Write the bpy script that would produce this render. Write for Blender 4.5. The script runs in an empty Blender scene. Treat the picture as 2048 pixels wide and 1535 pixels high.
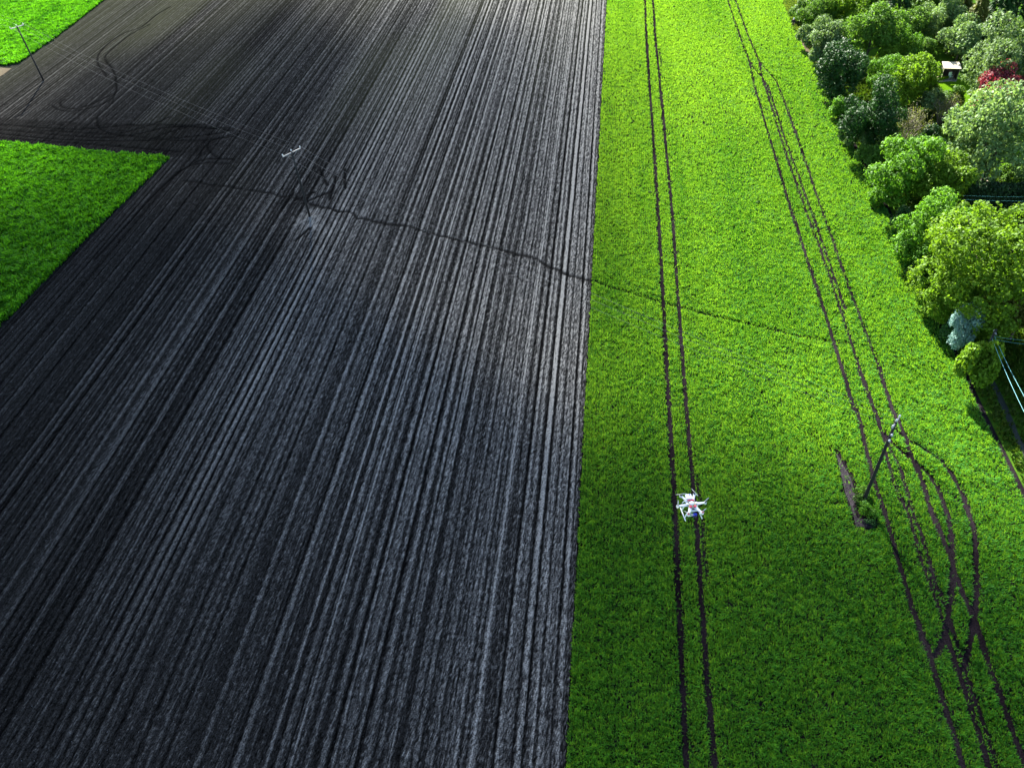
import bpy, bmesh, math, random
import numpy as np
from mathutils import Vector, Matrix
R = math.radians
random.seed(7)
rng = np.random.default_rng(11)
S = bpy.context.scene
COL = S.collection

# ------------------------------------------------------------------ camera, sky, sun, exposure
CAM_H, PITCH, ROLL, YAW, FPX = 50.0, R(44), R(-4.6), R(-9.35), 1514.0     # rows of the fields run along +Y
_f0 = np.array([math.sin(YAW)*math.cos(PITCH), math.cos(YAW)*math.cos(PITCH), -math.sin(PITCH)])
_r0 = np.array([math.cos(YAW), -math.sin(YAW), 0.0])
_u0 = np.cross(_r0, _f0)
C_R = math.cos(ROLL)*_r0 + math.sin(ROLL)*_u0
C_U = -math.sin(ROLL)*_r0 + math.cos(ROLL)*_u0
C_F = _f0
C_O = np.array([0, 0, CAM_H])
cam = bpy.data.cameras.new('camera')
cam.sensor_width = 36.0
cam.lens = FPX/2048*36.0
cam.clip_start, cam.clip_end = 0.5, 6000
co = bpy.data.objects.new('camera', cam)
COL.objects.link(co)
co.matrix_world = Matrix(((C_R[0], C_U[0], -C_F[0], 0), (C_R[1], C_U[1], -C_F[1], 0), (C_R[2], C_U[2], -C_F[2], CAM_H), (0, 0, 0, 1)))
S.camera = co

SUN_EL, SUN_AZ = R(32), R(-17.8)          # azimuth clockwise from +Y
SUN_V = np.array([math.sin(SUN_AZ)*math.cos(SUN_EL), math.cos(SUN_AZ)*math.cos(SUN_EL), math.sin(SUN_EL)])
w = bpy.data.worlds.new('World')
S.world = w
w.use_nodes = True
nt = w.node_tree
sky = nt.nodes.new('ShaderNodeTexSky')
sky.sky_type = 'NISHITA'
sky.sun_disc = False
sky.sun_elevation = SUN_EL
sky.sun_rotation = SUN_AZ % (2*math.pi)
nt.links.new(sky.outputs[0], nt.nodes['Background'].inputs[0])
nt.nodes['Background'].inputs[1].default_value = 0.05
sl = bpy.data.lights.new('sun', 'SUN')
sl.energy = 5.0
sl.angle = R(0.5)
sl.color = (1.0, 0.95, 0.87)
so = bpy.data.objects.new('sun', sl)
so.rotation_euler = Vector(SUN_V).to_track_quat('Z', 'Y').to_euler()
so.location = (0, 0, 200)
COL.objects.link(so)
S.view_settings.view_transform = 'Standard'
S.view_settings.look = 'None'
S.view_settings.exposure = 3.0
S.view_settings.gamma = 1.0
S.cycles.max_bounces = 6
S.cycles.diffuse_bounces = 3
S.cycles.transmission_bounces = 4
S.cycles.transparent_max_bounces = 6

# ------------------------------------------------------------------ helpers
def G(x, y, z=0.0):
    """photo point (2048 x 1535) to the place it shows on the level z"""
    d = (x-1024)/FPX*C_R - (y-767.5)/FPX*C_U + C_F
    t = (z-CAM_H)/d[2]
    return C_O + t*d
def depth(p): return float((np.asarray(p)-C_O) @ C_F)
def GL(pts, z=0.0): return np.array([G(x, y, z)[:2] for x, y in pts])

def tag(o, label=None, cat=None, group=None, kind=None):
    if label: o['label'] = label
    if cat: o['category'] = cat
    if group: o['group'] = group
    if kind: o['kind'] = kind
    return o
def link(name, data, parent=None, loc=None, mat=None):
    o = bpy.data.objects.new(name, data)
    COL.objects.link(o)
    if parent: o.parent = parent
    if loc is not None: o.location = loc
    if mat and data is not None and not data.materials: data.materials.append(mat)
    return o
def empty(name, loc=(0, 0, 0), rz=0.0, label=None, cat=None, group=None):
    o = bpy.data.objects.new(name, None)
    o.empty_display_size = 0.3
    o.location = loc
    o.rotation_euler = (0, 0, rz)
    COL.objects.link(o)
    return tag(o, label, cat, group)
def mesh_np(name, V, F, attrs=None, smooth=False):
    V = np.ascontiguousarray(V, dtype=np.float32); F = np.ascontiguousarray(F, dtype=np.int32)
    n, k = F.shape
    me = bpy.data.meshes.new(name)
    me.vertices.add(len(V)); me.vertices.foreach_set('co', V.ravel())
    me.loops.add(n*k); me.loops.foreach_set('vertex_index', F.ravel())
    me.polygons.add(n); me.polygons.foreach_set('loop_start', np.arange(0, n*k, k, dtype=np.int32))
    me.polygons.foreach_set('loop_total', np.full(n, k, dtype=np.int32))
    if smooth: me.polygons.foreach_set('use_smooth', np.ones(n, dtype=bool))
    me.update(calc_edges=True)
    for a, v in (attrs or {}).items():
        at = me.attributes.new(a, 'FLOAT', 'POINT')
        at.data.foreach_set('value', np.ascontiguousarray(v, dtype=np.float32))
    return me
class MB:
    """collects boxes, tubes and lathes into one mesh"""
    def __init__(s): s.bm = bmesh.new()
    def box(s, c, d, rz=0.0, rx=0.0, ry=0.0, bev=0.0):
        r = bmesh.ops.create_cube(s.bm, size=1.0)
        M = Matrix.Translation(c) @ Matrix.Rotation(rz, 4, 'Z') @ Matrix.Rotation(ry, 4, 'Y') @ Matrix.Rotation(rx, 4, 'X') @ Matrix.Diagonal((*d, 1))
        bmesh.ops.transform(s.bm, matrix=M, verts=r['verts'])
        if bev:
            es = list({e for v in r['verts'] for e in v.link_edges})
            bmesh.ops.bevel(s.bm, geom=es, offset=bev, segments=2, affect='EDGES')
        return s
    def tube(s, pts, rad, n=8, caps=True):
        pts = [Vector(p) for p in pts]
        rad = rad if hasattr(rad, '__len__') else [rad]*len(pts)
        rings = []
        for i, p in enumerate(pts):
            t = (pts[min(i+1, len(pts)-1)] - pts[max(i-1, 0)]).normalized()
            a = t.orthogonal().normalized() if i == 0 else (a - t*a.dot(t)).normalized()
            b = t.cross(a)
            rings.append([s.bm.verts.new(p + (a*math.cos(2*math.pi*k/n) + b*math.sin(2*math.pi*k/n))*rad[i]) for k in range(n)])
        for A, B in zip(rings, rings[1:]):
            for k in range(n): s.bm.faces.new((A[k], A[(k+1) % n], B[(k+1) % n], B[k])).smooth = True
        if caps:
            s.bm.faces.new(rings[0][::-1]); s.bm.faces.new(rings[-1])
        return s
    def lathe(s, c, prof, n=12, axis=(0, 0, 1)):
        q = Vector((0, 0, 1)).rotation_difference(Vector(axis)).to_matrix()
        rings = [[s.bm.verts.new(Vector(c) + q @ Vector((r*math.cos(2*math.pi*k/n), r*math.sin(2*math.pi*k/n), z))) for k in range(n)] for r, z in prof]
        for A, B in zip(rings, rings[1:]):
            for k in range(n): s.bm.faces.new((A[k], A[(k+1) % n], B[(k+1) % n], B[k])).smooth = True
        s.bm.faces.new(rings[0][::-1]); s.bm.faces.new(rings[-1])
        return s
    def build(s, name, mat, parent=None, loc=None):
        me = bpy.data.meshes.new(name)
        bmesh.ops.recalc_face_normals(s.bm, faces=s.bm.faces)
        s.bm.to_mesh(me); s.bm.free()
        me.materials.append(mat)
        return link(name, me, parent, loc)

def vnoise(x, y, seed=0):
    """smooth 2-D value noise, 0..1"""
    r = np.random.default_rng(seed).random((256, 256))
    xi = np.floor(x).astype(int); yi = np.floor(y).astype(int)
    fx = x-xi; fy = y-yi
    fx = fx*fx*(3-2*fx); fy = fy*fy*(3-2*fy)
    a = r[xi % 256, yi % 256]; b = r[(xi+1) % 256, yi % 256]; c = r[xi % 256, (yi+1) % 256]; d = r[(xi+1) % 256, (yi+1) % 256]
    return (a*(1-fx)+b*fx)*(1-fy) + (c*(1-fx)+d*fx)*fy
def dist_poly(P, line):
    out = np.full(len(P), 1e9)
    lo = line.min(0)-3; hi = line.max(0)+3
    m = np.where((P[:, 0] > lo[0]) & (P[:, 0] < hi[0]) & (P[:, 1] > lo[1]) & (P[:, 1] < hi[1]))[0]
    if len(m) == 0: return out
    Q = P[m]; d = np.full(len(Q), 1e9)
    for a, b in zip(line, line[1:]):
        ab = b-a; L = ab @ ab + 1e-9
        t = np.clip(((Q-a) @ ab)/L, 0, 1)
        e = Q - (a + t[:, None]*ab)
        d = np.minimum(d, np.hypot(e[:, 0], e[:, 1]))
    out[m] = d
    return out
def in_poly(P, poly):
    x, y = P[:, 0], P[:, 1]
    ins = np.zeros(len(P), bool)
    j = len(poly)-1
    for i in range(len(poly)):
        xi, yi = poly[i]; xj, yj = poly[j]
        c = ((yi > y) != (yj > y)) & (x < (xj-xi)*(y-yi)/(yj-yi+1e-12)+xi)
        ins ^= c; j = i
    return ins
def spline(pts, n=6):
    """Catmull-Rom through ground points"""
    p = np.asarray(pts, float)
    q = np.vstack([2*p[0]-p[1], p, 2*p[-1]-p[-2]])
    out = []
    for i in range(1, len(q)-2):
        for t in np.linspace(0, 1, n, endpoint=False):
            a, b, c, d = q[i-1], q[i], q[i+1], q[i+2]
            out.append(0.5*((2*b)+(c-a)*t+(2*a-5*b+4*c-d)*t*t+(-a+3*b-3*c+d)*t**3))
    out.append(p[-1])
    return np.array(out)

# ------------------------------------------------------------------ materials
def new_mat(name):
    m = bpy.data.materials.new(name)
    m.use_nodes = True
    t = m.node_tree
    for n in list(t.nodes): t.nodes.remove(n)
    out = t.nodes.new('ShaderNodeOutputMaterial')
    return m, t, out
def N(t, typ, **kw):
    n = t.nodes.new(typ)
    for k, v in kw.items():
        if k in ('ins',):
            for i, x in v.items(): n.inputs[i].default_value = x
        else: setattr(n, k, v)
    return n
def ramp(t, stops):
    r = t.nodes.new('ShaderNodeValToRGB')
    e = r.color_ramp.elements
    while len(e) < len(stops): e.new(0.5)
    for i, (p, c) in enumerate(stops):
        e[i].position = p; e[i].color = (*c, 1)
    return r
def solid(name, c, rough=0.6, metal=0.0, spec=0.5, var=0.15, scale=8.0):
    m, t, out = new_mat(name)
    b = N(t, 'ShaderNodeBsdfPrincipled', ins={'Roughness': rough, 'Metallic': metal, 'Specular IOR Level': spec})
    tc = N(t, 'ShaderNodeTexCoord'); nz = N(t, 'ShaderNodeTexNoise', ins={'Scale': scale, 'Detail': 4.0})
    t.links.new(tc.outputs['Object'], nz.inputs['Vector'])
    rp = ramp(t, [(0.3, tuple(x*(1-var) for x in c)), (0.7, tuple(min(1, x*(1+var)) for x in c))])
    t.links.new(nz.outputs[0], rp.inputs[0]); t.links.new(rp.outputs[0], b.inputs['Base Color'])
    t.links.new(b.outputs[0], out.inputs[0])
    return m
def leaf_mat(name, c0, c1, trans=0.42, rough=0.6, spec=0.15, tcol=None, vary=0.12):
    """two leaf colours mixed by the 'tint' each leaf carries; light passes through the leaf"""
    m, t, out = new_mat(name)
    at = N(t, 'ShaderNodeAttribute', attribute_name='tint')
    oi = N(t, 'ShaderNodeObjectInfo')
    rp = ramp(t, [(0.0, c0), (1.0, c1)])
    t.links.new(at.outputs['Fac'], rp.inputs[0])
    hs = N(t, 'ShaderNodeHueSaturation')
    mr = N(t, 'ShaderNodeMapRange', ins={'To Min': 1-vary, 'To Max': 1+vary})
    t.links.new(oi.outputs['Random'], mr.inputs[0]); t.links.new(mr.outputs[0], hs.inputs['Value'])
    t.links.new(rp.outputs[0], hs.inputs['Color'])
    b = N(t, 'ShaderNodeBsdfPrincipled', ins={'Roughness': rough, 'Specular IOR Level': spec})
    t.links.new(hs.outputs[0], b.inputs['Base Color'])
    tr = N(t, 'ShaderNodeBsdfTranslucent')
    hs2 = N(t, 'ShaderNodeMixRGB', blend_type='MULTIPLY', ins={0: 1.0, 2: (*(tcol or (1.25, 1.2, 0.6)), 1)})
    t.links.new(hs.outputs[0], hs2.inputs[1]); t.links.new(hs2.outputs[0], tr.inputs[0])
    mx = N(t, 'ShaderNodeMixShader', ins={0: trans})
    t.links.new(b.outputs[0], mx.inputs[1]); t.links.new(tr.outputs[0], mx.inputs[2]); t.links.new(mx.outputs[0], out.inputs[0])
    return m
def soil_mat(name, stops, rough=1.0, spec=0.05, attr=True, grain=0.8, bump=0.6):
    m, t, out = new_mat(name)
    b = N(t, 'ShaderNodeBsdfDiffuse', ins={'Roughness': 0.6})
    tc = N(t, 'ShaderNodeTexCoord')
    n1 = N(t, 'ShaderNodeTexNoise', ins={'Scale': 11.0, 'Detail': 3.0, 'Roughness': 0.7})
    n2 = N(t, 'ShaderNodeTexNoise', ins={'Scale': 0.25, 'Detail': 3.0})
    for n in (n1, n2): t.links.new(tc.outputs['Object'], n.inputs['Vector'])
    rp = ramp(t, stops)
    if attr:
        at = N(t, 'ShaderNodeAttribute', attribute_name='dry_shade')
        t.links.new(at.outputs['Fac'], rp.inputs[0])
    else:
        t.links.new(n2.outputs[0], rp.inputs[0])
    mr = N(t, 'ShaderNodeMapRange', ins={'From Min': 0.36, 'From Max': 0.64, 'To Min': 1-grain*0.9, 'To Max': 1+grain})
    t.links.new(n1.outputs[0], mr.inputs[0])
    mu = N(t, 'ShaderNodeMixRGB', blend_type='MULTIPLY', ins={0: 1.0})
    t.links.new(rp.outputs[0], mu.inputs[1]); t.links.new(mr.outputs[0], mu.inputs[2])
    last = mu
    if attr:      # thin green growth where the field is weedy
        aw = N(t, 'ShaderNodeAttribute', attribute_name='weed')
        n3 = N(t, 'ShaderNodeTexNoise', ins={'Scale': 2.2, 'Detail': 4.0, 'Roughness': 0.7})
        t.links.new(tc.outputs['Object'], n3.inputs['Vector'])
        mm = N(t, 'ShaderNodeMath', operation='MULTIPLY'); t.links.new(aw.outputs['Fac'], mm.inputs[0]); t.links.new(n3.outputs[0], mm.inputs[1])
        mw = N(t, 'ShaderNodeMixRGB', ins={2: (0.048, 0.052, 0.030, 1)})
        t.links.new(mm.outputs[0], mw.inputs[0]); t.links.new(mu.outputs[0], mw.inputs[1])
        # pale stones
        vo = N(t, 'ShaderNodeTexVoronoi', ins={'Scale': 1.9}); t.links.new(tc.outputs['Object'], vo.inputs['Vector'])
        lt = N(t, 'ShaderNodeMath', operation='LESS_THAN', ins={1: 0.05}); t.links.new(vo.outputs['Distance'], lt.inputs[0])
        ms = N(t, 'ShaderNodeMixRGB', ins={2: (0.16, 0.165, 0.175, 1)})
        t.links.new(lt.outputs[0], ms.inputs[0]); t.links.new(mw.outputs[0], ms.inputs[1])
        last = ms
    t.links.new(last.outputs[0], b.inputs['Color'])
    bp = N(t, 'ShaderNodeBump', ins={'Strength': bump, 'Distance': 0.08})
    t.links.new(n1.outputs[0], bp.inputs['Height']); t.links.new(bp.outputs[0], b.inputs['Normal'])
    t.links.new(b.outputs[0], out.inputs[0])
    return m
def turf_mat(name, c0, c1, c2, scale=1.2, bump=0.8):
    m, t, out = new_mat(name)
    b = N(t, 'ShaderNodeBsdfDiffuse', ins={'Roughness': 0.4})
    tc = N(t, 'ShaderNodeTexCoord')
    n1 = N(t, 'ShaderNodeTexNoise', ins={'Scale': scale, 'Detail': 6.0, 'Roughness': 0.75})
    n2 = N(t, 'ShaderNodeTexNoise', ins={'Scale': 6.0, 'Detail': 4.0, 'Roughness': 0.7})
    for n in (n1, n2): t.links.new(tc.outputs['Object'], n.inputs['Vector'])
    rp = ramp(t, [(0.3, c0), (0.5, c1), (0.72, c2)])
    t.links.new(n1.outputs[0], rp.inputs[0]); t.links.new(rp.outputs[0], b.inputs['Color'])
    bp = N(t, 'ShaderNodeBump', ins={'Strength': bump, 'Distance': 0.1})
    t.links.new(n2.outputs[0], bp.inputs['Height']); t.links.new(bp.outputs[0], b.inputs['Normal'])
    t.links.new(b.outputs[0], out.inputs[0])
    return m

M = {}
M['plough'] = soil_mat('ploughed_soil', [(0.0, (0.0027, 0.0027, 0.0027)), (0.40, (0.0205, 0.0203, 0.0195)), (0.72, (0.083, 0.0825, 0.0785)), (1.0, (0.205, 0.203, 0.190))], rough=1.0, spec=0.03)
M['bare'] = soil_mat('bare_soil', [(0.3, (0.006, 0.0045, 0.006)), (0.7, (0.022, 0.017, 0.020))], attr=False)
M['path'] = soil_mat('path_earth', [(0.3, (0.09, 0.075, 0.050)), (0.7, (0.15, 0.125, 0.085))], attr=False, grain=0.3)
M['shade_path'] = soil_mat('shaded_path_earth', [(0.3, (0.025, 0.032, 0.025)), (0.7, (0.045, 0.055, 0.045))], attr=False, grain=0.3)  # darker than the other path, verge shade put into its colour
M['turf'] = turf_mat('rough_turf', (0.020, 0.050, 0.006), (0.035, 0.085, 0.008), (0.06, 0.12, 0.010))
M['lawn'] = turf_mat('mown_lawn', (0.045, 0.105, 0.004), (0.065, 0.14, 0.005), (0.085, 0.16, 0.006), scale=0.6, bump=0.4)
M['wheat'] = leaf_mat('cereal_leaf', (0.008, 0.112, 0.003), (0.058, 0.305, 0.012), trans=0.50, rough=0.6, spec=0.45, vary=0.0, tcol=(3.7, 1.25, 1.2))
M['beet'] = leaf_mat('leafy_crop', (0.008, 0.072, 0.003), (0.056, 0.250, 0.007), trans=0.45, rough=0.5, spec=0.25, vary=0.0, tcol=(1.7, 1.25, 0.7))
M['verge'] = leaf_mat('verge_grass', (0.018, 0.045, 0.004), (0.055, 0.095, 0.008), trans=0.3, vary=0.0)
M['bright'] = leaf_mat('bright_green_leaf', (0.030, 0.105, 0.006), (0.110, 0.255, 0.020))
M['yellow'] = leaf_mat('yellow_green_leaf', (0.045, 0.115, 0.005), (0.150, 0.275, 0.020), trans=0.46)
M['mid'] = leaf_mat('mid_green_leaf', (0.030, 0.090, 0.010), (0.105, 0.210, 0.030))
M['dark'] = leaf_mat('dark_green_leaf', (0.008, 0.036, 0.008), (0.030, 0.090, 0.018), trans=0.25)
M['pale'] = leaf_mat('grey_green_leaf', (0.050, 0.105, 0.030), (0.165, 0.265, 0.100), trans=0.38)
M['silver'] = leaf_mat('silver_leaf', (0.08, 0.17, 0.14), (0.23, 0.36, 0.32), trans=0.2, tcol=(1, 1, 1))
M['red'] = leaf_mat('copper_red_leaf', (0.09, 0.018, 0.025), (0.22, 0.05, 0.06), trans=0.3, tcol=(1.4, 0.6, 0.6))
M['olive'] = leaf_mat('olive_leaf', (0.055, 0.07, 0.012), (0.13, 0.15, 0.03))
M['hedge'] = leaf_mat('hedge_leaf', (0.010, 0.030, 0.012), (0.03, 0.07, 0.02), trans=0.12)
M['bark'] = solid('bark', (0.055, 0.045, 0.035), 0.9, var=0.4)
M['twig'] = solid('twig_bark', (0.16, 0.13, 0.11), 0.9, var=0.3)
M['pole'] = solid('tarred_wood', (0.008, 0.008, 0.008), 0.8, var=0.4, scale=5)
M['galv'] = solid('galvanised_steel', (0.28, 0.29, 0.30), 0.45, metal=0.35)
M['ins'] = solid('insulator_glaze', (0.72, 0.74, 0.74), 0.25)
M['wire'] = solid('aluminium_wire', (0.09, 0.10, 0.11), 0.5, metal=0.2)
M['cable'] = solid('insulated_cable', (0.05, 0.24, 0.26), 0.45)
M['concrete'] = solid('concrete', (0.40, 0.42, 0.44), 0.85)

# ------------------------------------------------------------------ layout of the fields (metres, rows along +Y)
edge_line = GL([(1213, 0), (1187, 562), (1128, 1535)])
XB = float(edge_line[:, 0].mean())                       # the straight line where soil meets crop
right_px = [(1546, -60), (1562, 0), (1590, 62), (1618, 118), (1648, 168), (1676, 230), (1702, 285), (1735, 350), (1762, 402), (1800, 478), (1840, 560), (1878, 655), (1908, 715), (1960, 828), (2008, 925), (2060, 1030), (2200, 1330), (2330, 1600)]
right_edge = GL(right_px)
Y0, Y1 = 2.0, 215.0
crop_poly = np.vstack([[[XB, Y0], [XB, Y1]], [[right_edge[0, 0], Y1]], right_edge, [[right_edge[-1, 0], Y0]]])
low_poly = np.vstack([GL([(342, 318), (170, 303), (0, 287), (-500, 243)]), GL([(-900, 900), (-420, 1090), (0, 658), (170, 484)])])
up_poly = np.vstack([GL([(14, 134), (40, 128), (110, 80), (212, 0)]), GL([(275, -50), (-300, -50), (-500, 60), (-300, 128), (-20, 131)])])

tram = {}
tram['wide'] = [
    [(1289, -30), (1290, 5), (1292, 60), (1298, 160), (1308, 300), (1320, 500), (1333, 740), (1348, 1000), (1357, 1200), (1366, 1400), (1373, 1545)],
    [(1304, -30), (1306, 5), (1311, 80), (1320, 170), (1332, 300), (1346, 450), (1357, 620), (1372, 820), (1386, 980), (1400, 1160), (1414, 1370), (1429, 1545)],
    [(1546, 300), (1575, 400), (1617, 530), (1648, 624), (1669, 694), (1683, 736), (1701, 800), (1715, 832), (1727, 881), (1737, 921), (1747, 962), (1761, 1002), (1773, 1042), (1784, 1080), (1818, 1199), (1856, 1311), (1886, 1406), (1928, 1545)],
    [(1718, 739), (1739, 800), (1753, 834), (1763, 867), (1773, 887)],
    [(1757, 736), (1777, 800), (1791, 836), (1808, 871), (1820, 911), (1838, 951), (1850, 988), (1862, 1026), (1878, 1063), (1890, 1093), (1898, 1110), (1910, 1154), (1925, 1193), (1942, 1228), (1954, 1258), (1975, 1326), (2002, 1400), (2025, 1465), (2052, 1540)],
    [(1862, 957), (1878, 986), (1890, 1022), (1900, 1063), (1904, 1120), (1898, 1199), (1889, 1270), (1874, 1302), (1861, 1317)],
    [(1899, 945), (1917, 978), (1933, 1018), (1945, 1058), (1950, 1120), (1950, 1205), (1942, 1258), (1932, 1317), (1925, 1341)],
    [(1889, 1270), (1895, 1285), (1913, 1341), (1936, 1406), (1960, 1480), (1978, 1545)],
]
tram['thin'] = [
    [(1453, -20), (1455, 0), (1467.6, 39), (1481, 78), (1497, 121), (1512, 144), (1528, 162), (1540, 187), (1551.6, 221), (1563, 260), (1577, 300), (1608, 385), (1645, 490), (1690, 620)],
    [(1464, -20), (1470.5, 0), (1493, 64), (1507, 98), (1518, 125), (1536, 146), (1551.6, 164), (1563, 191), (1577, 228.5), (1590.6, 267.6), (1599, 293), (1648, 434), (1682, 533), (1708, 606), (1739, 687), (1757, 736)],
    [(1499, 125), (1503, 144.5), (1508.6, 174), (1518, 205), (1530, 248), (1546, 300)],
    [(1518, 127), (1524, 156), (1534, 185.5), (1545.7, 224.6), (1557, 262), (1569, 300), (1610, 420), (1648, 522), (1679, 616), (1705, 697), (1718, 739)],
    [(1769, 901), (1779, 941), (1791, 978), (1812, 1022), (1826, 1063), (1836, 1103), (1859, 1169), (1886, 1246), (1892, 1270)],
    [(1773, 887), (1785, 911), (1800, 941), (1814, 992), (1826, 1032), (1845, 1080), (1868, 1163), (1889, 1213)],
    [(1785, 857), (1816, 881), (1842, 897), (1878, 921), (1899, 945)],
    [(1769, 870), (1785, 889), (1812, 911), (1834, 929), (1862, 957)],
    [(1901, 1246), (1916, 1305), (1936, 1370), (1960, 1430), (1994, 1545)],
]
tram['trace'] = [
    [(1187, 562), (1215, 575), (1300, 600), (1400, 628), (1500, 651), (1600, 675), (1700, 690)],
    [(1394, 960), (1400, 1010), (1406, 1080), (1412, 1150)],
    [(1318, 100), (1323, 135)],
    [(1650, 1008), (1690, 1008), (1712, 1010)],
]
TR = {k: [spline(GL(l), 4) for l in v] for k, v in tram.items()}
bare_poly = [GL([(1672, 903), (1687, 930), (1702, 955), (1709, 982), (1712, 1003), (1706, 1012), (1714, 1035), (1748, 1040), (1749, 1056), (1712, 1052), (1702, 1012), (1692, 990), (1684, 958)])]

# ------------------------------------------------------------------ ground sheets
def sheet(name, poly, z, mat):
    V = [(p[0], p[1], z) for p in poly]
    bm = bmesh.new()
    f = bm.faces.new([bm.verts.new(v) for v in V])
    bmesh.ops.triangulate(bm, faces=[f])
    bmesh.ops.recalc_face_normals(bm, faces=bm.faces)
    if sum(x.normal.z for x in bm.faces) < 0: bmesh.ops.reverse_faces(bm, faces=bm.faces)
    me = bpy.data.meshes.new(name); bm.to_mesh(me); bm.free()
    me.materials.append(mat)
    return tag(link(name, me), kind='structure')
def strip(name, line, wid, z, mat):
    line = np.asarray(line)
    t = np.gradient(line, axis=0); t /= np.linalg.norm(t, axis=1)[:, None]
    n = np.stack([-t[:, 1], t[:, 0]], 1)
    ww = wid*(0.8+0.4*np.random.default_rng(3).random(len(line)))[:, None]
    A = line + n*ww/2; B = line - n*ww/2
    V = np.vstack([np.c_[A, np.full(len(A), z)], np.c_[B, np.full(len(B), z)]])
    k = len(line)
    F = np.array([(i+k, i+k+1, i+1, i) for i in range(k-1)])
    me = mesh_np(name, V, F); me.materials.append(mat)
    return tag(link(name, me), kind='structure')
circ = [(1500*math.cos(a), 1500*math.sin(a)) for a in np.linspace(0, 2*math.pi, 64, endpoint=False)]
sheet('ground', circ, -0.12, M['turf'])
pad = np.array(right_edge); pad[:, 0] += np.where(np.arange(len(pad)) < 4, -0.15, 0.55)
soil_poly = np.vstack([[[XB-0.3, Y0], [XB-0.3, Y1]], [[pad[0, 0], Y1]], pad, [[pad[-1, 0], Y0]]])
sheet('field_soil', soil_poly, 0.0, M['bare'])
sheet('meadow', np.vstack([pad[::-1], [[pad[0, 0], Y1], [260, Y1], [260, Y0]]]), 0.02, M['turf'])
for lp in ([(1858, 160), (1930, 160), (1960, 200), (2080, 300), (2080, 372), (1930, 366), (1880, 300), (1850, 230)],
           [(1690, -20), (1790, -20), (1830, 60), (1720, 60)]):
    sheet('lawn', GL(lp), 0.035, M['lawn'])
strip('path', spline(GL([(1594, 66), (1603, 85), (1622, 112), (1646, 138)]), 5), 0.9, 0.04, M['path'])
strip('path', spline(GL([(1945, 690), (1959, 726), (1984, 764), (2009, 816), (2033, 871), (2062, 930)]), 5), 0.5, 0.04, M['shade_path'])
sheet('track', GL([(-60, 160), (-30, 138), (0, 137), (24, 139), (6, 152), (-20, 168)]), 0.17, M['path'])

M['pale_earth'] = soil_mat('pale_bare_soil', [(0.3, (0.030, 0.026, 0.029)), (0.7, (0.060, 0.052, 0.057))], attr=False)
for b_ in bare_poly: sheet('bare_earth', b_, 0.012, M['pale_earth'])
sheet('bare_earth', GL([(1548, -12), (1560, -6), (1571, 20), (1562, 16)]), 0.045, M['bare'])
# ------------------------------------------------------------------ ploughed field: ridges, clods, tyre ruts as real relief
def band_profile(seed, lo, hi, res=0.02):
    r = np.random.default_rng(seed)
    n = int((hi-lo)/res)
    def sm(x, k): return np.convolve(np.convolve(x, np.ones(k)/k, 'same'), np.ones(k)/k, 'same')
    def nz(wd):
        k = max(1, int(wd/res)); v = sm(r.standard_normal(n+4*k), k)[2*k:2*k+n]; return v/v.std()
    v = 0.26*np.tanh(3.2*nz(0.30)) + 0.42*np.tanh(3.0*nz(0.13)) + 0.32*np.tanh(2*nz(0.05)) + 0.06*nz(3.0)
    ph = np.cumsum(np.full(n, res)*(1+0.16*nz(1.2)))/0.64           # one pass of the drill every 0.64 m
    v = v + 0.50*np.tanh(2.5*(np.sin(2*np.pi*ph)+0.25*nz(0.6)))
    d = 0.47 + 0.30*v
    x = lo
    while x < hi:                                    # narrow furrow bottoms left between passes
        x += r.uniform(0.6, 2.0); i = int((x-lo)/res); k = int(r.uniform(0.05, 0.14)/res)
        d[max(0, i-k):i+k] -= r.uniform(0.25, 0.5)
        x2 = x + r.uniform(0.2, 0.6); j = int((x2-lo)/res); k = int(r.uniform(0.03, 0.07)/res)
        d[max(0, j-k):j+k] += r.uniform(0.10, 0.50)
    return np.clip(sm(d, 3), 0, 1.1)
tracks = [  # tyre marks pressed into the soil (photo points)
    [(340, 15), (312, 32), (283, 55), (250, 67), (225, 82), (205, 100), (195, 117), (198, 133), (213, 152)],
    [(300, 50), (262, 70), (230, 95), (212, 112), (212, 122), (225, 140), (231, 155), (233, 180), (225, 197), (205, 210), (175, 219), (145, 224), (118, 221), (105, 212)],
    [(130, 200), (120, 208), (130, 217), (160, 217), (195, 205), (222, 190)],
    [(195, 237), (197, 255), (212, 265), (238, 268), (300, 252), (340, 235)],
    [(-20, 248), (0, 250), (150, 260), (250, 252), (330, 250), (400, 256), (465, 258)],
    [(-20, 258), (0, 260), (175, 275), (260, 272), (350, 255), (460, 262)],
    [(-20, 275), (0, 277), (225, 293), (360, 305)],
    [(75, 262), (225, 270), (375, 283), (465, 275)],
    [(0, 268), (120, 280), (280, 283), (420, 270), (465, 262)],
    [(300, 280), (350, 262), (400, 250)],
    [(465, 270), (425, 282), (415, 297), (437, 317), (465, 319)],
    [(458, 328), (400, 328), (362, 342), (337, 362), (300, 400), (250, 455), (190, 520)],
    [(465, 320), (412, 320), (375, 335), (325, 375), (270, 432)],
    [(420, 285), (405, 300), (398, 315), (380, 330)],
    [(590, 402), (614, 392), (630, 386)], [(605, 408), (634, 396), (663, 384)], [(564, 420), (578, 402), (588, 386)],
    [(640, 340), (650, 362), (655, 372)], [(672, 352), (668, 372), (660, 400)], [(690, 340), (690, 380)],
    [(592, 482), (606, 470), (618, 458)],
]
trench = [(372, 362), (400, 367), (458, 374), (556, 392), (591, 398), (630, 412), (655, 418), (684, 426), (700, 424), (727, 441), (813, 454), (869, 470), (927, 484), (990, 499), (1043, 512), (1075, 523), (1106, 538), (1133, 550), (1187, 566)]
trench_g = spline(GL(trench), 5)
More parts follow.
